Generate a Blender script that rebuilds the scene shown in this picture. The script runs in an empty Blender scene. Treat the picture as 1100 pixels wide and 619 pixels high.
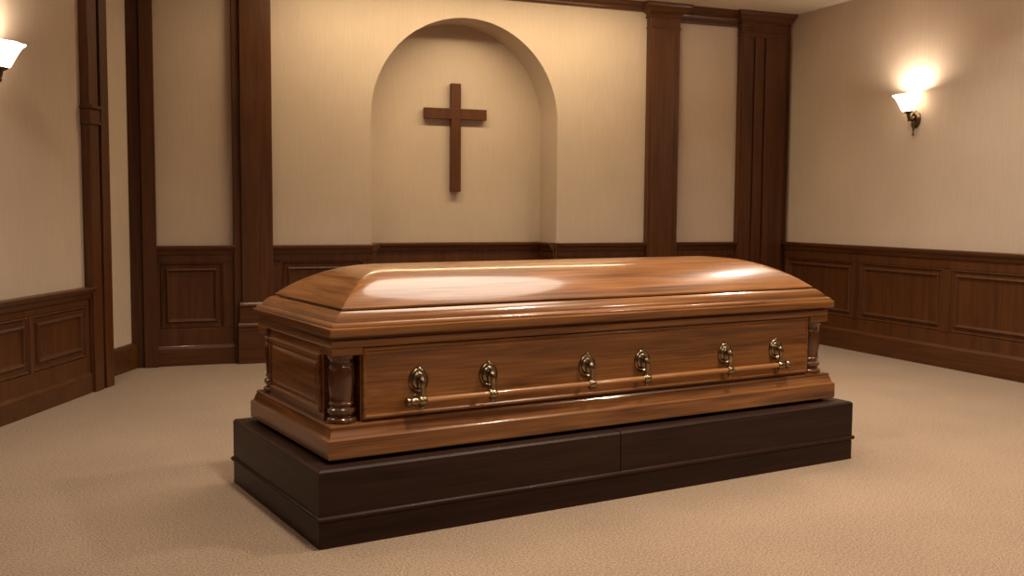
import bpy, bmesh, math, random
from mathutils import Vector, Matrix
random.seed(4)
SC = bpy.context.scene
COL = SC.collection
PI = math.pi

# ------------------------------------------------------------------ camera, world, lights, exposure
cam_d = bpy.data.cameras.new('camera'); cam = bpy.data.objects.new('camera', cam_d); COL.objects.link(cam)
_R = ((0.9259976, -0.3774694, 0.0067256), (0.0228214, 0.0737515, 0.9970155), (0.3768389, 0.9230805, -0.0769085))
cam.matrix_world = Matrix(((_R[0][0], _R[1][0], -_R[2][0], -1.6462627), (_R[0][1], _R[1][1], -_R[2][1], -3.5450453),
                           (_R[0][2], _R[1][2], -_R[2][2], 0.9988014), (0, 0, 0, 1)))
cam_d.sensor_width = 36.0; cam_d.lens = 1113.67 / 1100 * 36; cam_d.clip_start = 0.05
SC.camera = cam
w = bpy.data.worlds.new('world'); SC.world = w; w.use_nodes = True
w.node_tree.nodes['Background'].inputs[0].default_value = (1, .85, .7, 1)
w.node_tree.nodes['Background'].inputs[1].default_value = 0.03
SC.view_settings.view_transform = 'Standard'; SC.view_settings.look = 'None'
SC.view_settings.gamma = 1; SC.view_settings.use_curve_mapping = False
SC.view_settings.exposure = 0.28

def area(name, loc, size, power, color, target=None, spread=180, shape='DISK', size_y=None):
    d = bpy.data.lights.new(name, 'AREA'); d.shape = shape; d.size = size; d.energy = power; d.color = color
    if size_y: d.size_y = size_y
    d.spread = math.radians(spread)
    o = bpy.data.objects.new(name, d); COL.objects.link(o); o.location = loc
    t = Vector(target if target else (loc[0], loc[1], 0)) - Vector(loc)
    o.rotation_euler = t.to_track_quat('-Z', 'Y').to_euler()
    return o
WARM = (1.0, .87, .71); AMBER = (1.0, .78, .47)
# recessed ceiling lights: wall washers before the niche, downlights over the floor; the large soft areas are added fill
area('wall_washer', (0.80, 2.67, 2.485), 2.5, 35, AMBER, (0.80, 2.95, 0), 180, 'RECTANGLE', .14)
area('downlight', (-0.75, -0.85, 2.47), .20, 19, WARM, None, 140)
area('downlight', (0.85, -0.70, 2.47), .20, 22, WARM, None, 140)
area('downlight', (-2.1, 0.5, 2.47), .20, 9, WARM, None, 150)
area('ceiling_fill', (0.35, 0.5, 2.47), 1.3, 24, WARM, None, 140)  # added soft fill above the casket, brightens the lid top; no fixture
area('downlight', (2.3, 0.9, 2.47), .20, 18, WARM, None, 140)
area('downlight', (2.2, -1.8, 2.47), .20, 24, WARM, None, 140)
area('downlight', (-0.5, -2.7, 2.47), .20, 16, WARM, None, 140)
area('ceiling_fill', (0.3, -3.4, 2.46), 2.4, 12, WARM, None, 180, 'RECTANGLE', 1.6)  # added general fill over the front of the room, stands for no known lamp

# ------------------------------------------------------------------ materials
def new_mat(name):
    m = bpy.data.materials.new(name); m.use_nodes = True
    return m, m.node_tree.nodes, m.node_tree.links, m.node_tree.nodes['Principled BSDF']
def wood(name, dark, mid, light, axis, rough, coat, scale=1.0, bump=.04, contrast=(.3, .5, .72), spec=.3):
    m, N, L, B = new_mat(name)
    tc = N.new('ShaderNodeTexCoord'); mp = N.new('ShaderNodeMapping')
    s = [13 * scale] * 3; s[axis] = .8 * scale; mp.inputs['Scale'].default_value = s
    L.new(tc.outputs['Object'], mp.inputs['Vector'])
    n1 = N.new('ShaderNodeTexNoise'); n1.inputs['Scale'].default_value = 1.4; n1.inputs['Detail'].default_value = 7
    n1.inputs['Roughness'].default_value = .62; n1.inputs['Distortion'].default_value = 1.3
    L.new(mp.outputs[0], n1.inputs['Vector'])
    mp2 = N.new('ShaderNodeMapping'); s2 = [130 * scale] * 3; s2[axis] = 3.5 * scale; mp2.inputs['Scale'].default_value = s2
    L.new(tc.outputs['Object'], mp2.inputs['Vector'])
    n2 = N.new('ShaderNodeTexNoise'); n2.inputs['Scale'].default_value = 1.0; n2.inputs['Detail'].default_value = 3
    L.new(mp2.outputs[0], n2.inputs['Vector'])
    mx = N.new('ShaderNodeMix'); mx.data_type = 'FLOAT'; mx.inputs[0].default_value = .36
    L.new(n1.outputs['Fac'], mx.inputs[2]); L.new(n2.outputs['Fac'], mx.inputs[3])
    cr = N.new('ShaderNodeValToRGB'); e = cr.color_ramp.elements
    e[0].position = contrast[0]; e[0].color = (*dark, 1); e[1].position = contrast[2]; e[1].color = (*light, 1)
    k = e.new(contrast[1]); k.color = (*mid, 1)
    L.new(mx.outputs[0], cr.inputs[0]); L.new(cr.outputs[0], B.inputs['Base Color'])
    B.inputs['Roughness'].default_value = rough
    B.inputs['Specular IOR Level'].default_value = spec; B.inputs['Coat Weight'].default_value = coat; B.inputs['Coat Roughness'].default_value = .09
    bp = N.new('ShaderNodeBump'); bp.inputs['Strength'].default_value = bump; bp.inputs['Distance'].default_value = .002
    L.new(n2.outputs['Fac'], bp.inputs['Height']); L.new(bp.outputs[0], B.inputs['Normal'])
    return m
OAK = ((.060, .020, .005), (.172, .064, .0175), (.30, .122, .035))
oak_x = wood('polished_oak_lengthwise', *OAK, 0, .30, .5, spec=.22, contrast=(.33, .5, .69))
oak_y = wood('polished_oak_crosswise', *OAK, 1, .30, .5, spec=.22, contrast=(.33, .5, .69))
rail_w = wood('polished_rail_wood', (.16, .06, .018), (.30, .125, .04), (.42, .19, .07), 0, .28, .6)
oak_z = wood('polished_oak_upright', (.030, .010, .004), (.078, .027, .009), (.13, .048, .015), 2, .22, .8)
MAH = ((.040, .0130, .0040), (.080, .0270, .0080), (.115, .041, .0125))
mah_v = wood('mahogany_upright', *MAH, 2, .40, .10)
mah_x = wood('mahogany_horizontal', *MAH, 0, .40, .10)
mah_y = wood('mahogany_horizontal_side', *MAH, 1, .40, .10)
EBO = ((.009, .0035, .002), (.024, .0092, .005), (.046, .017, .009))
ebo_x = wood('dark_walnut_lengthwise', *EBO, 0, .46, .03, spec=.2)
ebo_y = wood('dark_walnut_crosswise', *EBO, 1, .46, .03, spec=.2)
crossw = wood('cross_wood', (.05, .016, .006), (.085, .028, .010), (.12, .042, .015), 2, .5, .1)

def plaster(name, col, weave=True):
    m, N, L, B = new_mat(name)
    tc = N.new('ShaderNodeTexCoord')
    n1 = N.new('ShaderNodeTexNoise'); n1.inputs['Scale'].default_value = 2.2; n1.inputs['Detail'].default_value = 5
    L.new(tc.outputs['Object'], n1.inputs['Vector'])
    mp = N.new('ShaderNodeMapping'); mp.inputs['Scale'].default_value = (90, 90, 6)
    L.new(tc.outputs['Object'], mp.inputs['Vector'])
    n2 = N.new('ShaderNodeTexNoise'); n2.inputs['Scale'].default_value = 1; n2.inputs['Detail'].default_value = 4
    L.new(mp.outputs[0], n2.inputs['Vector'])
    mx = N.new('ShaderNodeMix'); mx.data_type = 'FLOAT'; mx.inputs[0].default_value = .45
    L.new(n1.outputs['Fac'], mx.inputs[2]); L.new(n2.outputs['Fac'], mx.inputs[3])
    cr = N.new('ShaderNodeValToRGB'); e = cr.color_ramp.elements
    e[0].position = .25; e[0].color = (*[c * .88 for c in col], 1); e[1].position = .75; e[1].color = (*[min(1, c * 1.08) for c in col], 1)
    L.new(mx.outputs[0], cr.inputs[0]); L.new(cr.outputs[0], B.inputs['Base Color'])
    B.inputs['Roughness'].default_value = .85; B.inputs['Specular IOR Level'].default_value = .2
    bp = N.new('ShaderNodeBump'); bp.inputs['Strength'].default_value = .12; bp.inputs['Distance'].default_value = .002
    L.new(n2.outputs['Fac'], bp.inputs['Height']); L.new(bp.outputs[0], B.inputs['Normal'])
    return m
wall_m = plaster('beige_wallcovering', (.54, .435, .352))
ceil_m = plaster('cream_ceiling', (.62, .52, .40))
def carpet_mat():
    m, N, L, B = new_mat('tan_carpet')
    tc = N.new('ShaderNodeTexCoord')
    n1 = N.new('ShaderNodeTexNoise'); n1.inputs['Scale'].default_value = 150; n1.inputs['Detail'].default_value = 3
    n2 = N.new('ShaderNodeTexNoise'); n2.inputs['Scale'].default_value = 1.6; n2.inputs['Detail'].default_value = 4
    for n in (n1, n2): L.new(tc.outputs['Object'], n.inputs['Vector'])
    mx = N.new('ShaderNodeMix'); mx.data_type = 'FLOAT'; mx.inputs[0].default_value = .14
    L.new(n1.outputs['Fac'], mx.inputs[2]); L.new(n2.outputs['Fac'], mx.inputs[3])
    cr = N.new('ShaderNodeValToRGB'); e = cr.color_ramp.elements
    e[0].position = .36; e[0].color = (.16, .096, .053, 1); e[1].position = .64; e[1].color = (.41, .272, .164, 1)
    L.new(mx.outputs[0], cr.inputs[0]); L.new(cr.outputs[0], B.inputs['Base Color'])
    B.inputs['Roughness'].default_value = 1; B.inputs['Specular IOR Level'].default_value = .05
    B.inputs['Sheen Weight'].default_value = .25; B.inputs['Sheen Roughness'].default_value = .6
    bp = N.new('ShaderNodeBump'); bp.inputs['Strength'].default_value = .8; bp.inputs['Distance'].default_value = .012
    L.new(n1.outputs['Fac'], bp.inputs['Height']); L.new(bp.outputs[0], B.inputs['Normal'])
    return m
carpet = carpet_mat()
def metal(name, col, rough):
    m, N, L, B = new_mat(name)
    tc = N.new('ShaderNodeTexCoord'); n = N.new('ShaderNodeTexNoise'); n.inputs['Scale'].default_value = 60
    L.new(tc.outputs['Object'], n.inputs['Vector'])
    cr = N.new('ShaderNodeValToRGB'); e = cr.color_ramp.elements
    e[0].position = .3; e[0].color = (*[c * .6 for c in col], 1); e[1].position = .65; e[1].color = (*col, 1)
    L.new(n.outputs['Fac'], cr.inputs[0]); L.new(cr.outputs[0], B.inputs['Base Color'])
    B.inputs['Metallic'].default_value = 1; B.inputs['Roughness'].default_value = rough
    return m
brass = metal('antique_brass', (.34, .26, .165), .24)
bronze = metal('dark_bronze', (.16, .11, .06), .35)
def shade_mat():
    m, N, L, B = new_mat('lit_frosted_glass')
    B.inputs['Base Color'].default_value = (.95, .9, .8, 1); B.inputs['Roughness'].default_value = .4
    B.inputs['Emission Color'].default_value = (1, .80, .55, 1); B.inputs['Emission Strength'].default_value = 5.0
    return m
glass = shade_mat()

# ------------------------------------------------------------------ mesh helpers
I4 = Matrix.Identity(4)
def finish(name, bm, mats, parent=None, bevel=0, smooth=True, M=None, segs=2, angle=32):
    if M is not None: bm.transform(M)
    bmesh.ops.recalc_face_normals(bm, faces=bm.faces)
    me = bpy.data.meshes.new(name); bm.to_mesh(me); bm.free()
    for m in (mats if isinstance(mats, (list, tuple)) else [mats]): me.materials.append(m)
    if smooth:
        for p in me.polygons: p.use_smooth = True
        me.set_sharp_from_angle(angle=math.radians(angle))
    o = bpy.data.objects.new(name, me); COL.objects.link(o)
    if parent: o.parent = parent
    if bevel:
        b = o.modifiers.new('bevel', 'BEVEL'); b.width = bevel; b.segments = segs; b.limit_method = 'ANGLE'; b.angle_limit = math.radians(40)
        b.harden_normals = True
    return o
def box(bm, x0, x1, y0, y1, z0, z1, mi=0):
    v = [bm.verts.new((x, y, z)) for x in (x0, x1) for y in (y0, y1) for z in (z0, z1)]
    for f in ((0, 1, 3, 2), (4, 6, 7, 5), (0, 4, 5, 1), (2, 3, 7, 6), (0, 2, 6, 4), (1, 5, 7, 3)):
        bm.faces.new([v[i] for i in f]).material_index = mi
def rect_loft(bm, rings, cap0=True, cap1=True):
    """rings: (hx, hy, z) half sizes, bottom to top; end faces (normal along x) take material 1"""
    R = []
    for hx, hy, z in rings:
        R.append([bm.verts.new(p) for p in ((-hx, -hy, z), (hx, -hy, z), (hx, hy, z), (-hx, hy, z))])
    for a, b in zip(R, R[1:]):
        for k in range(4):
            f = bm.faces.new((a[k], a[(k + 1) % 4], b[(k + 1) % 4], b[k])); f.material_index = k % 2
    if cap0: bm.faces.new(R[0][::-1])
    if cap1: bm.faces.new(R[-1])
def lathe(bm, prof, n=28, M=I4, sx=1, sy=1):
    """prof: (r, z) about z"""
    R = []
    for r, z in prof:
        if r < 1e-6: R.append([bm.verts.new(M @ Vector((0, 0, z)))])
        else: R.append([bm.verts.new(M @ Vector((r * sx * math.cos(2 * PI * k / n), r * sy * math.sin(2 * PI * k / n), z))) for k in range(n)])
    for a, b in zip(R, R[1:]):
        for k in range(n):
            q = (k + 1) % n
            if len(a) == 1 and len(b) == 1: continue
            if len(a) == 1: bm.faces.new((a[0], b[q], b[k]))
            elif len(b) == 1: bm.faces.new((a[k], a[q], b[0]))
            else: bm.faces.new((a[k], a[q], b[q], b[k]))
    for E_ in (R[0], R[-1]):
        if len(E_) > 2: bm.faces.new(E_)
def tube(bm, pts, rad, n=12):
    pts = [Vector(p) for p in pts]; R = []
    for i, p in enumerate(pts):
        t = (pts[min(i + 1, len(pts) - 1)] - pts[max(i - 1, 0)]).normalized()
        a = t.cross(Vector((0.31, 1, .17))).normalized(); b = t.cross(a)
        r = rad[i] if isinstance(rad, (list, tuple)) else rad
        R.append([bm.verts.new(p + a * r * math.cos(2 * PI * k / n) + b * r * math.sin(2 * PI * k / n)) for k in range(n)])
    for a, b in zip(R, R[1:]):
        for k in range(n): bm.faces.new((a[k], a[(k + 1) % n], b[(k + 1) % n], b[k]))
    bm.faces.new(R[0][::-1]); bm.faces.new(R[-1])
def frame_loft(bm, u0, u1, z0, z1, prof):
    """picture-frame moulding in (u, n, z): prof = (inset, n); closed over the middle by the last ring"""
    R = []
    for i, n in prof:
        R.append([bm.verts.new(p) for p in ((u0 + i, n, z0 + i), (u1 - i, n, z0 + i), (u1 - i, n, z1 - i), (u0 + i, n, z1 - i))])
    for a, b in zip(R, R[1:]):
        for k in range(4): bm.faces.new((a[k], a[(k + 1) % 4], b[(k + 1) % 4], b[k]))
    bm.faces.new(R[-1]); bm.faces.new(R[0][::-1])
def run(bm, u0, u1, prof):
    """straight moulding along u; prof = closed polygon of (n, z)"""
    a = [bm.verts.new((u0, n, z)) for n, z in prof]; b = [bm.verts.new((u1, n, z)) for n, z in prof]
    k = len(prof)
    for i in range(k): bm.faces.new((a[i], a[(i + 1) % k], b[(i + 1) % k], b[i]))
    bm.faces.new(a[::-1]); bm.faces.new(b)
def BM(): return bmesh.new()
def struct(o):
    o['kind'] = 'structure'; return o
def tag(o, label, cat, group=None):
    o['label'] = label; o['category'] = cat
    if group: o['group'] = group
    return o
def empty(name, loc, rz=0):
    o = bpy.data.objects.new(name, None); COL.objects.link(o); o.location = loc; o.rotation_euler = (0, 0, rz)
    o.empty_display_size = .1
    return o

# ------------------------------------------------------------------ room geometry constants
YB = 3.220; XR = 3.4187; ZC = 2.49; FRONT = -5.6
LO = Vector((-1.6874, 2.3695, 0)); LA = math.radians(63.9455)
LD = Vector((math.cos(LA), math.sin(LA), 0)); LN = Vector((math.sin(LA), -math.cos(LA), 0))
M_BACK = Matrix(((1, 0, 0, 0), (0, -1, 0, YB), (0, 0, 1, 0), (0, 0, 0, 1)))             # (u, n, z) -> world
M_RIGHT = Matrix(((0, -1, 0, XR), (-1, 0, 0, YB), (0, 0, 1, 0), (0, 0, 0, 1)))          # u runs from the corner to the camera
M_LEFT = Matrix(((LD.x, LN.x, 0, LO.x), (LD.y, LN.y, 0, LO.y), (0, 0, 1, 0), (0, 0, 0, 1)))
NX0, NX1, NTOP, ND = .101, 1.455, 2.287, .29
NR = (NX1 - NX0) / 2; NC = (NX0 + NX1) / 2; NS = NTOP - NR

# floor and ceiling
bm = BM(); box(bm, -6.2, 3.7, FRONT - .1, 3.9, -.1, 0); struct(finish('floor', bm, carpet, smooth=False))
bm = BM(); box(bm, -6.2, 3.7, FRONT - .1, 3.9, ZC, ZC + .1); struct(finish('ceiling', bm, ceil_m, smooth=False))
# back wall with the arched niche
bm = BM()
def quad(*p): bm.faces.new([bm.verts.new(q) for q in p])
XL = -1.75
quad((XL, YB, 0), (NX0, YB, 0), (NX0, YB, ZC), (XL, YB, ZC)); quad((NX1, YB, 0), (XR + .1, YB, 0), (XR + .1, YB, ZC), (NX1, YB, ZC))
arc = [(NC - NR * math.cos(PI * k / 120), NS + NR * math.sin(PI * k / 120)) for k in range(121)]
for (x0, z0), (x1, z1) in zip(arc, arc[1:]):
    quad((x0, YB, z0), (x1, YB, z1), (x1, YB, ZC), (x0, YB, ZC)); quad((x0, YB, z0), (x0, YB + ND, z0), (x1, YB + ND, z1), (x1, YB, z1))
    quad((x0, YB + ND, 0), (x1, YB + ND, 0), (x1, YB + ND, z1), (x0, YB + ND, z0))
quad((NX0, YB, 0), (NX0, YB + ND, 0), (NX0, YB + ND, NS), (NX0, YB, NS)); quad((NX1, YB, 0), (NX1, YB + ND, 0), (NX1, YB + ND, NS), (NX1, YB, NS))
quad((XL, YB + .45, 0), (XR + .1, YB + .45, 0), (XR + .1, YB + .45, ZC), (XL, YB + .45, ZC))
bmesh.ops.remove_doubles(bm, verts=bm.verts, dist=1e-5)
wb = struct(finish('wall_back', bm, wall_m, smooth=False))
bm = BM(); box(bm, XR, XR + .1, FRONT, YB + .45, 0, ZC); struct(finish('wall_right', bm, wall_m, smooth=False))
bm = BM(); box(bm, -6.1, XR + .1, FRONT - .1, FRONT, 0, ZC); struct(finish('wall_front', bm, wall_m, smooth=False))
bm = BM(); box(bm, -9.0, .05, -.2, 0, 0, ZC); box(bm, .05, 1.15, -.2, -.116, 0, ZC)
struct(finish('wall_left', bm, wall_m, smooth=False, M=M_LEFT))

# ------------------------------------------------------------------ wainscot, pilasters, crown
CAPP = ((0, -.058), (.032, -.058), (.036, -.046), (.040, -.034), (.050, -.026), (.056, -.016), (.056, -.004), (.052, 0), (0, 0))
def wainscot(name, M, u0, u1, panels, top, rec, inn, base, mh, overrun=(0, 0), kink=0):
    """one stretch of panelled dado: backing + rails and stiles, cap rail, base board and raised panels"""
    bm = BM(); box(bm, u0, u1, 0, .008, 0, top - .05)
    r0, r1 = rec
    box(bm, u0, u1, .0, .024, r1, top - .045); box(bm, u0, u1, 0, .024, base - .005, r0)
    e = [u0] + [x for p in panels for x in p[:2]] + [u1]
    for a, b in zip(e[0::2], e[1::2]):
        if b - a > .002: box(bm, a, b, 0, .024, r0 - .01, r1 + .01)
    root = struct(finish(name, bm, mah_v, bevel=.003, M=M))
    bm = BM(); run(bm, u0 - overrun[0], u1 + overrun[1], [(n, z + top) for n, z in CAPP])
    finish('cap_rail', bm, mh, root, M=M, bevel=.0015)
    bm = BM(); run(bm, u0, u1, [(0, 0), (.034, 0), (.034, base - .02), (.030, base - .012), (.026, base - .006), (.024, base), (0, base)])
    finish('base_board', bm, mh, root, M=M, angle=12)
    for a, b in panels:
        ins = (inn[0] - r0 + r1 - inn[1]) / 2
        bm = BM()
        i0, j0 = a + .002, r0 + .002
        frame_loft(bm, a + .002, b - .002, r0 + .002, r1 - .002, [(0, .004), (0, .020), (.006, .024), (.010, .018), (.014, .013), (ins - .022, .013)
                   , (ins - .018, .022), (ins - .010, .027), (ins - .003, .023), (ins, .015), (ins + .004, .013)])
        finish('raised_panel', bm, mah_v, root, M=M, angle=14)
    return root
HB = .752
wainscot('trim_1', M_BACK, -1.262, -.79, [(-1.246, -.866)], HB, (.234, .644), (.285, .590), .125, mah_x)
wainscot('trim_2', M_BACK, -.56, NX0, [(-.495, .035)], HB, (.234, .644), (.285, .590), .125, mah_x)
wainscot('trim_3', M_BACK, NX1, 2.165, [(1.52, 2.10)], HB, (.234, .644), (.285, .590), .125, mah_x)
wainscot('trim_4', M_BACK, 2.40, 2.96, [(2.47, 2.89)], HB, (.234, .644), (.285, .590), .125, mah_x)
M_NICHE = Matrix.Translation((0, ND, 0)) @ M_BACK
wainscot('trim_5', M_NICHE, NX0, NX1, [(NX0 + .09, NC - .04), (NC + .04, NX1 - .09)], HB, (.234, .604), (.285, .550), .125, mah_x)
M_JR = Matrix(((0, -1, 0, NX1), (-1, 0, 0, YB + ND), (0, 0, 1, 0), (0, 0, 0, 1)))
wainscot('trim_6', M_JR, 0.0, ND, [(.09, ND - .05)], HB, (.234, .644), (.285, .590), .125, mah_y)
M_JL = Matrix(((0, 1, 0, NX0), (1, 0, 0, YB), (0, 0, 1, 0), (0, 0, 0, 1)))
wainscot('trim_7', M_JL, 0.0, ND, [(.05, ND - .09)], HB, (.234, .644), (.285, .590), .125, mah_y)
# right wall: panels repeat every .838 m
pr = []
u = YB - 3.138
for k in range(10):
    pr.append((u + .838 * k - .0, u + .838 * k + .768))
wainscot('trim_8', M_RIGHT, .02, 8.75, [(a, b) for a, b in pr if b < 8.7], HB, (.230, .632), (.268, .568), .147, mah_y)
pl = []
for k in range(10):
    b = -.012 - .56 * k
    pl.append((b - .528, b))
pl = sorted(p for p in pl if p[0] > -8.6)
wainscot('trim_9', M_LEFT, -8.6, .03, pl, .565, (.195, .470), (.265, .428), .112, mah_x, overrun=(0, .03))

def pilaster(name, M, u0, u1, proj, strips, ztop, plinth=None, capital=None, band=None):
    bm = BM(); box(bm, u0, u1, 0, proj, 0, ztop)
    root = struct(finish(name, bm, mah_v, bevel=.004, M=M))
    for a, b, n, z0, z1 in strips:                                  # raised face strips
        bm = BM(); box(bm, a, b, proj - .004, proj + n, z0, z1); finish('face_strip', bm, mah_v, root, bevel=.004, M=M)
    if plinth:
        for a, b, n, z0, z1 in plinth:
            bm = BM(); run(bm, a, b, [(0, z0), (proj + n, z0), (proj + n, z1 - .035), (proj + n + .008, z1 - .026), (proj + n + .008, z1 - .014), (proj + n - .004, z1), (0, z1)])
            finish('plinth', bm, mah_x, root, bevel=.003, M=M)
    if band:
        for z0, z1 in band:
            bm = BM(); box(bm, u0 - .006, u1 - .0, 0, proj + .012, z0, z1); box(bm, u0 - .010, u1 + .004, 0, proj + .022, z1 - .016, z1)
            finish('impost_band', bm, mah_x, root, bevel=.003, M=M)
    if capital:
        z0, z1, grow = capital
        cu, hu = (u0 + u1) / 2, (u1 - u0) / 2
        pf = [(0, 0), (.006, .0), (.010, .006), (.010, .012), (.004, .018), (.004, .026), (.010, .034), (.024, .044), (.036, .056), (.040, .062), (.040, .070), (.050, .078), (.056, .092), (.056, 1)]
        bm = BM(); R = []
        for g, h in pf:
            z = z0 + h if h < 1 else z1
            g = g * grow
            R.append([bm.verts.new(p) for p in ((cu - hu - g, 0, z), (cu - hu - g, proj + g, z), (cu + hu + g, proj + g, z), (cu + hu + g, 0, z))])
        for a, b in zip(R, R[1:]):
            for k in range(4): bm.faces.new((a[k], a[(k + 1) % 4], b[(k + 1) % 4], b[k]))
        bm.faces.new(R[0]); bm.faces.new(R[-1])
        finish('capital', bm, mah_x, root, M=M)
        bm = BM(); box(bm, cu - hu - .005, cu + hu + .005, 0, proj + .006, z0 - .075, z0 - .062); finish('astragal', bm, mah_x, root, bevel=.003, M=M)
    return root
pilaster('trim_10', M_BACK, -.80, -.555, .045, [(-.755, -.560, .022, .37, 2.39)], ZC - .002,
         plinth=[(-.785, -.53, .045, 0, .262), (-.775, -.54, .032, .262, .392)], capital=(2.385, ZC, 1.1))
pilaster('trim_11', M_BACK, 2.165, 2.415, .06, [(2.175, 2.365, .012, .37, 2.31)], ZC - .002,
         plinth=[(2.15, 2.43, .035, 0, .262), (2.155, 2.425, .022, .262, .392)], capital=(2.385, ZC, 1.15))
pilaster('trim_12', M_BACK, 2.955, 3.352, .06, [(2.962, 3.05, .016, .37, 2.30), (3.165, 3.345, .016, .37, 2.30), (3.068, 3.147, .016, .37, 2.30), (2.962, 3.345, .016, 2.30, 2.34)], ZC - .002,
         plinth=[(2.94, 3.367, .035, 0, .262), (2.945, 3.362, .022, .262, .392)], capital=(2.385, ZC, 1.1))
wainscot('trim_19', M_BACK, 3.352, XR, [], HB, (.234, .644), (.285, .590), .125, mah_x)
pilaster('trim_13', M_BACK, -1.345, -1.262, .06, [], ZC - .002)
bm = BM(); box(bm, -1.46, -1.345, 0, .02, 0, ZC); box(bm, -1.42, -1.345, 0, .035, 0, ZC); struct(finish('trim_14', bm, mah_v, bevel=.004, M=M_BACK))
pilaster('trim_15', M_LEFT, .03, .262, .035, [(.034, .135, .014, .0, 1.43), (.034, .135, .014, 1.52, ZC - .01), (.165, .258, .014, 0, ZC - .01)], ZC - .002)
bm = BM(); box(bm, .026, .14, 0, .056, 1.432, 1.505); box(bm, .020, .145, 0, .070, 1.505, 1.523); box(bm, .022, .143, 0, .062, 1.425, 1.438)
o = finish('impost_band', bm, mah_x, bpy.data.objects['trim_15'], bevel=.003, M=M_LEFT)
bm = BM(); box(bm, 3.352, XR, 0, .03, 0, ZC - .002); finish('corner_fillet', bm, mah_v, bpy.data.objects['trim_12'], M=M_BACK)
# base board of the recess behind the left opening
bm = BM(); run(bm, .262, 1.0, [(-.116, 0), (-.085, 0), (-.085, .125), (-.090, .14), (-.10, .150), (-.116, .156)])
struct(finish('baseboard_left', bm, mah_y, bevel=.0015, M=M_LEFT))
# crown along the back wall
def crown(name, u0, u1, z0, pr_):
    bm = BM(); h = ZC - z0
    run(bm, u0, u1, [(0, z0), (.018, z0), (.020, z0 + .1 * h), (.026, z0 + .18 * h), (.026, z0 + .34 * h), (.027, z0 + .40 * h), (.031, z0 + .5 * h), (.05 * pr_, z0 + .66 * h), (.075 * pr_, z0 + .78 * h), (.08 * pr_, z0 + .8 * h), (.08 * pr_, ZC - .002), (0, ZC - .002)])
    return struct(finish(name, bm, mah_x, M=M_BACK, angle=18))
crown('trim_16', -.555, 2.165, 2.43, 1.0)
crown('trim_17', 2.415, 2.955, 2.375, 1.1)
crown('trim_18', -1.262, -.80, 2.375, 1.1)

# ------------------------------------------------------------------ casket and its bier
CA = math.radians(8.9117)
# bier
B = empty('casket_bier', (0, 0, 0), CA)
tag(B, 'low dark brown wooden plinth on the carpet carrying the casket', 'casket stand')
PL, PW, PH = 1.1257, .4334, .2338
bm = BM(); rect_loft(bm, [(PL - .01, PW - .01, .004), (PL - .01, PW - .01, PH - .012)]); finish('core', bm, [ebo_x, ebo_y], B)
bm = BM(); rect_loft(bm, [(PL, PW, 0), (PL, PW, .080)]); finish('base_band', bm, [ebo_x, ebo_y], B, bevel=.002)
bm = BM(); rect_loft(bm, [(PL, PW, .080), (PL + .005, PW + .005, .081), (PL + .008, PW + .008, .085), (PL + .008, PW + .008, .090), (PL + .005, PW + .005, .095), (PL, PW, .097), (PL - .004, PW - .004, .098)])
finish('bead_moulding', bm, [ebo_x, ebo_y], B, angle=60)
for a, b in ((-PL, -.0365), (-.0335, PL)):
    bm = BM(); ch = .007
    xs = ((a + ch if a < -1 else a + .001), (b - ch if b > 1 else b - .001))
    R = []
    for x0, x1, hy, z in ((a, b, PW, .096), (a, b, PW, PH - ch), (xs[0], xs[1], PW - ch, PH)):
        R.append([bm.verts.new(p) for p in ((x0, -hy, z), (x1, -hy, z), (x1, hy, z), (x0, hy, z))])
    for p, q in zip(R, R[1:]):
        for k in range(4): bm.faces.new((p[k], p[(k + 1) % 4], q[(k + 1) % 4], q[k])).material_index = k % 2
    bm.faces.new(R[0][::-1]); bm.faces.new(R[-1])
    finish('carcass', bm, [ebo_x, ebo_y], B, bevel=.0012)
bm = BM(); rect_loft(bm, [(1.045, .345, PH - .002), (1.045, .345, .2462)]); finish('riser_board', bm, [ebo_x, ebo_y], B)

K = empty('casket', (0, 0, .2462), CA)
tag(K, 'closed polished brown wooden casket with domed lid resting on the dark plinth', 'casket')
def kp(name, bm, mats, parent=None, **kw):
    """casket part: drawn at bier height, stored relative to the casket's base"""
    return finish(name, bm, mats, parent or K, M=Matrix.Translation((0, 0, -.2462)), **kw)
OO = [oak_x, oak_y]
bm = BM(); rect_loft(bm, [(1.0745, .379, .2462), (1.0765, .381, .249), (1.0765, .381, .303), (1.0735, .378, .307), (1.069, .3735, .309), (1.066, .3705, .315), (1.063, .3675, .326), (1.0595, .364, .332), (1.0595, .364, .341), (1.057, .3615, .345), (.99, .30, .345)])
kp('base_moulding', bm, OO)
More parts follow.
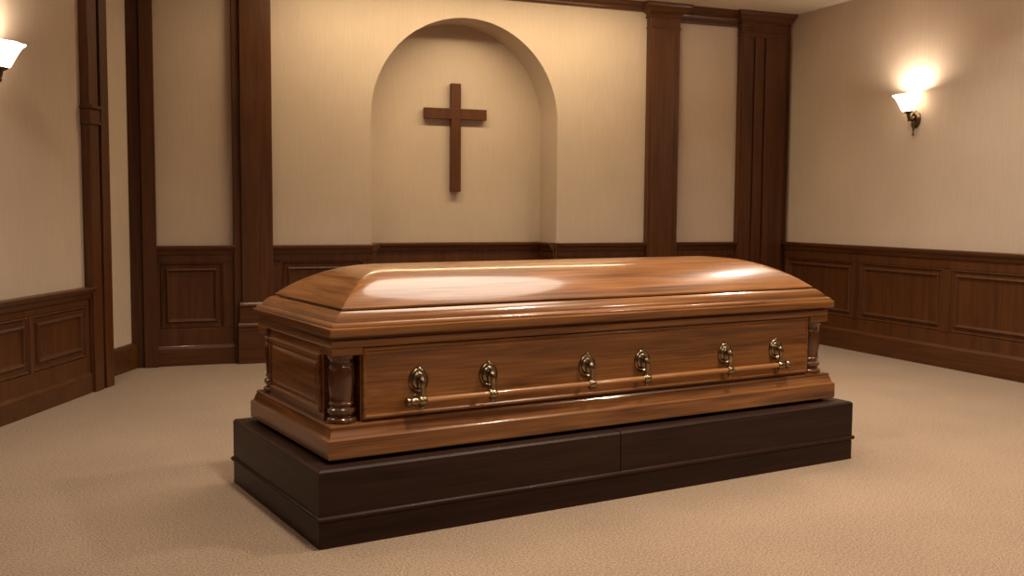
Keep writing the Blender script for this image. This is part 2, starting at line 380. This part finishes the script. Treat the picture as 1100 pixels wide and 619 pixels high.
# body with notched corners
bx, by, nx, ny = 1.043, .338, .956, .258
plan = [(-nx, -by), (nx, -by), (nx, -ny), (bx, -ny), (bx, ny), (nx, ny), (nx, by), (-nx, by), (-nx, ny), (-bx, ny), (-bx, -ny), (-nx, -ny)]
bm = BM(); a = [bm.verts.new((x, y, .344)) for x, y in plan]; b = [bm.verts.new((x, y, .58)) for x, y in plan]
for k in range(12):
    q = (k + 1) % 12
    bm.faces.new((a[k], a[q], b[q], b[k])).material_index = 1 if abs(plan[k][0] - plan[q][0]) < 1e-4 else 0
bm.faces.new(a[::-1]); bm.faces.new(b)
kp('body', bm, OO, bevel=.002)
for s in (-1, 1):                                                  # long side boards
    bm = BM()
    frame_loft(bm, -.952, .952, .352, .572, [(0, .33), (0, .3475), (.004, .351), (.009, .351), (.013, .3465), (.017, .3455)])
    if s < 0: bmesh.ops.scale(bm, vec=(1, -1, 1), verts=bm.verts)
    kp('side_board', bm, oak_x)
    bm = BM()                                                       # raised end panels
    frame_loft(bm, -.242, .242, .366, .548, [(0, 1.035), (0, 1.049), (.004, 1.053), (.012, 1.053), (.018, 1.047), (.026, 1.046), (.036, 1.052), (.040, 1.052)])
    bm.transform(Matrix.Rotation(PI / 2, 4, 'Z') if s < 0 else Matrix.Rotation(-PI / 2, 4, 'Z'))
    kp('end_panel', bm, oak_y)
# frieze under the lid
bm = BM(); rect_loft(bm, [(1.046, .346, .5745), (1.051, .352, .577), (1.054, .355, .582), (1.054, .355, .599), (1.046, .347, .600), (1.046, .347, .6115)])
kp('frieze', bm, OO)
colprof = [(.0, .3455), (.041, .3455), (.043, .349), (.0435, .355), (.041, .360), (.034, .363), (.033, .367), (.038, .373), (.041, .380), (.0405, .387), (.036, .391), (.032, .394), (.0325, .398), (.036, .401), (.0365, .406), (.034, .409), (.033, .413),
           (.0345, .43), (.0365, .455), (.0375, .48), (.037, .505), (.0355, .517), (.034, .520), (.037, .523), (.037, .527), (.033, .530), (.033, .535), (.037, .540), (.040, .545), (.040, .5535), (.0, .5535)]
for sx in (-1, 1):
    for sy in (-1, 1):
        bm = BM(); lathe(bm, [(r * 1.07, z) for r, z in colprof], 32, Matrix.Translation((sx * 1.004, sy * .306, 0)))
        kp('corner_column', bm, oak_z, angle=45)
        bm = BM(); box(bm, min(sx * .954, sx * 1.054), max(sx * .954, sx * 1.054), min(sy * .256, sy * .355), max(sy * .256, sy * .355), .5535, .5765)
        kp('corner_block', bm, oak_x, bevel=.002)
# lid
bm = BM()
lid_r = [(0.004, .6115), (.001, .6125), (0, .615), (0, .6355), (.0015, .638), (.005, .639), (.008, .639), (.0082, .6425), (.0098, .6465), (.013, .650), (.0175, .652), (.0215, .6525),
         (.0240, .6515), (.0255, .653), (.0262, .6565), (.0285, .6615), (.0325, .6675), (.038, .6735), (.0445, .6785), (.050, .6815), (.0535, .6835), (.070, .6835), (.070, .690)]
rect_loft(bm, [(1.065 - i, .376 - i, z) for i, z in lid_r])
lid = kp('lid', bm, OO, angle=28)
bm = BM()
def fin(a, b, n, p=1.0): return [a + (b - a) * (i / n) for i in range(n + 1)]
DX, DY, DZ, DH, XF = 1.005, .315, .6925, .1135, .65
xs = fin(-DX, -.6, 46) + fin(-.6, .6, 12)[1:] + fin(.6, DX, 46)[1:]; ys = fin(-DY, DY, 60)
def dome_z(x, y):
    ax = (max(abs(x) - XF, 0) / (DX - XF)) ** 3.0; ay = (abs(y) / DY) ** 2.5
    m = max(ax, ay); k = 5 + 40 * m ** 3
    s = 0 if m < 1e-6 else m * ((ax / m) ** k + (ay / m) ** k) ** (1 / k)
    return DZ + DH * (1 - min(s, 1)), ax > ay
# grid follows the hips: rings of a rectangle whose corners stay on the hip line
rings = []
T = [0, .02, .05, .09, .14, .2, .27, .35, .44, .54, .64, .74, .84, .92, .97, 1.0]
NXs, NYs = 60, 24
for t in T:
    hy = DY * (1 - t); ay = (hy / DY) ** 2.5; hx = XF + (DX - XF) * ay ** (1 / 3.0)
    P = []
    for k in range(NXs): P.append((-hx + 2 * hx * k / NXs, -hy))
    for k in range(NYs): P.append((hx, -hy + 2 * hy * k / NYs))
    for k in range(NXs): P.append((hx - 2 * hx * k / NXs, hy))
    for k in range(NYs): P.append((-hx, hy - 2 * hy * k / NYs))
    if t < 1: rings.append([bm.verts.new((x, y, dome_z(x, y)[0])) for x, y in P])
    else:
        line = {}
        row = []
        for x, y in P:
            key = round(x, 5)
            if key not in line: line[key] = bm.verts.new((x, 0, dome_z(x, 0)[0]))
            row.append(line[key])
        rings.append(row)
n = len(rings[0])
for a, b in zip(rings, rings[1:]):
    for k in range(n):
        q = (k + 1) % n
        vs = []
        for v in (a[k], a[q], b[q], b[k]):
            if v not in vs: vs.append(v)
        if len(vs) > 2:
            f = bm.faces.new(vs)
            f.material_index = 0 if (k < NXs or NXs + NYs <= k < 2 * NXs + NYs) else 1
low = [bm.verts.new((v.co.x, v.co.y, .6872)) for v in rings[0]]
for k in range(n):
    q = (k + 1) % n
    bm.faces.new((low[k], low[q], rings[0][q], rings[0][k])).material_index = 0 if (k < NXs or NXs + NYs <= k < 2 * NXs + NYs) else 1
bm.faces.new(low[::-1])
kp('lid_dome', bm, OO, lid, angle=24)
# handles along the front
YP = -.3455; ZH = .3985; YBAR = -.374
bm = BM(); tube(bm, [(-.79, YBAR, ZH), (-.4, YBAR, ZH), (0, YBAR, ZH), (.4, YBAR, ZH), (.79, YBAR, ZH)], .0100, 20)
bar = kp('handle_bar', bm, rail_w); bar['label'] = 'polished wooden rail'
for s in (-1, 1):
    bm = BM()
    prof = [(0, 0), (.013, 0), (.0145, .003), (.0145, .008), (.0125, .010), (.012, .022), (.014, .024), (.016, .028), (.016, .035), (.013, .038), (.006, .040), (0, .0405)]
    lathe(bm, prof, 24, Matrix.Translation((s * .782, YBAR, ZH)) @ Matrix.Rotation(s * PI / 2, 4, 'Y'))
    kp('end_cap', bm, brass, bar, angle=45)
for x in (-.764, -.512, -.12, .12, .514, .775):
    bm = BM()
    Mx = Matrix.Translation((x, YP + .001, .459)) @ Matrix.Rotation(PI / 2, 4, 'X')
    lathe(bm, [(.0, -.004), (.0300, -.004), (.0315, .001), (.0300, .006), (.0270, .0075), (.0250, .0035), (.0225, .0030), (.0205, .0065), (.0170, .0095), (.0120, .0100), (0, .0100)], 40, Mx, 1.1, 1.3)
    lathe(bm, [(.0, -.007), (.004, -.006), (.006, 0), (.004, .004), (0, .005)], 14, Matrix.Translation((x, YP - .003, .4985)))
    plate = kp('handle_plate', bm, brass, angle=50)
    bm = BM()
    tube(bm, [(x, YP - .006, .462), (x, YP - .016, .465), (x, YP - .026, .464), (x, YP - .032, .457), (x, YBAR - .003, .446), (x, YBAR - .002, .432), (x, YBAR, ZH + .006)],
         [.0100, .0115, .0115, .0100, .0078, .0066, .0100], 16)
    lathe(bm, [(.0, -.013), (.0135, -.013), (.016, -.010), (.0168, -.004), (.0168, .004), (.016, .010), (.0135, .013), (0, .013)], 24, Matrix.Translation((x, YBAR, ZH)) @ Matrix.Rotation(PI / 2, 4, 'Y'))
    lathe(bm, [(0, -.012), (.005, -.010), (.0062, -.005), (.005, 0), (0, 0)], 12, Matrix.Translation((x, YBAR, ZH - .014)))
    kp('handle_arm', bm, brass, plate, angle=50)

# ------------------------------------------------------------------ cross in the niche
CY = YB + ND
X = empty('wooden_cross', (.780, CY, 1.09))
tag(X, 'plain dark brown wooden cross hanging inside the arched niche', 'cross')
def cross_bar(name, u0, u1, z0, z1, n0, n1):
    bm = BM(); box(bm, u0 - .780, u1 - .780, -n1, -n0, z0 - 1.09, z1 - 1.09); return finish(name, bm, crossw, X, bevel=.004)
cross_bar('upright_beam', .743, .817, 1.112, 1.874, .012, .046)
cross_bar('cross_beam', .546, 1.012, 1.622, 1.698, .012, .047)

# ------------------------------------------------------------------ wall sconces
def sconce(name, M, label, tilt=10, power=11.0):
    """M places (u along the wall, n into the room, z) with the origin at the middle of the backplate"""
    root = bpy.data.objects.new(name, None); COL.objects.link(root); root.matrix_world = M; root.empty_display_size = .1
    tag(root, label, 'wall lamp', 'wall sconces')
    bm = BM(); Mp = Matrix.Rotation(-PI / 2, 4, 'X')
    lathe(bm, [(0, 0), (.040, 0), (.042, .004), (.040, .009), (.034, .012), (.031, .018), (.022, .024), (0, .027)], 32, Mp, 1, 1.35)
    finish('backplate', bm, bronze, root, angle=50)
    bm = BM(); tube(bm, [(0, .018, .006), (0, .034, -.002), (0, .050, -.003), (0, .062, .006), (0, .067, .020), (0, .067, .036)], [.015, .0125, .0115, .0115, .012, .012], 14)
    lathe(bm, [(0, -.112), (.005, -.109), (.0085, -.102), (.0085, -.097), (.004, -.090), (.0038, -.068), (.008, -.058), (.014, -.044), (.016, -.030), (.012, -.012), (0, -.006)], 18, Matrix.Translation((0, .024, -.0)))
    lathe(bm, [(0, -.020), (.006, -.016), (.008, -.009), (.005, .0), (0, .004)], 14, Matrix.Translation((0, .066, .002)))
    finish('arm', bm, bronze, root, angle=50)
    Mt = Matrix.Translation((0, .067, .036)) @ Matrix.Rotation(math.radians(-tilt), 4, 'X')
    bm = BM(); lathe(bm, [(0, -.006), (.012, -.006), (.018, .0), (.030, .008), (.036, .018), (.034, .022), (0, .022)], 24, Mt)
    finish('shade_cup', bm, bronze, root, angle=50)
    bm = BM(); n = 48
    prof = [(.026, .014), (.036, .016), (.041, .022), (.047, .038), (.053, .056), (.060, .074), (.067, .092), (.075, .108), (.083, .117), (.088, .122), (.089, .127), (.085, .1305), (.079, .128), (.076, .119), (.071, .110), (.063, .094), (.056, .076), (.049, .058), (.043, .040), (.037, .027), (.026, .022)]
    R = []
    for r, z in prof:
        row = []
        for k in range(n):
            t = 2 * PI * k / n; f = max(0, (z - .08) / .05)
            rr = r * (1 + .012 * f * math.cos(6 * t)); zz = z + .0015 * f * math.cos(6 * t)
            row.append(bm.verts.new(Mt @ Vector((rr * math.cos(t), rr * math.sin(t), zz))))
        R.append(row)
    for a, b in zip(R, R[1:] + R[:1]):
        for k in range(n): bm.faces.new((a[k], a[(k + 1) % n], b[(k + 1) % n], b[k]))
    finish('glass_shade', bm, glass, root, angle=60)
    d = bpy.data.lights.new('sconce_bulb', 'POINT'); d.energy = power; d.color = (1, .87, .70); d.shadow_soft_size = .03
    l = bpy.data.objects.new('sconce_bulb', d); COL.objects.link(l); l.parent = root; l.location = Mt @ Vector((0, 0, .092))
    return root
def right_at(y, z): return Matrix(((0, -1, 0, XR), (-1, 0, 0, y), (0, 0, 1, z), (0, 0, 0, 1)))
sconce('wall_sconce', right_at(1.835, 1.600), 'lit glass wall lamp on the right wall above the wainscot, right of the corner column')
sconce('wall_sconce', right_at(.59, 1.600), 'lit glass wall lamp on the right wall just beyond the right picture edge')
q = LO + LD * (-.83)
sconce('wall_sconce', Matrix.Translation((q.x, q.y, 1.555)) @ Matrix(((LD.x, LN.x, 0, 0), (LD.y, LN.y, 0, 0), (0, 0, 1, 0), (0, 0, 0, 1))), 'lit glass wall lamp on the left wall above the wainscot, at the left picture edge', power=7.0)
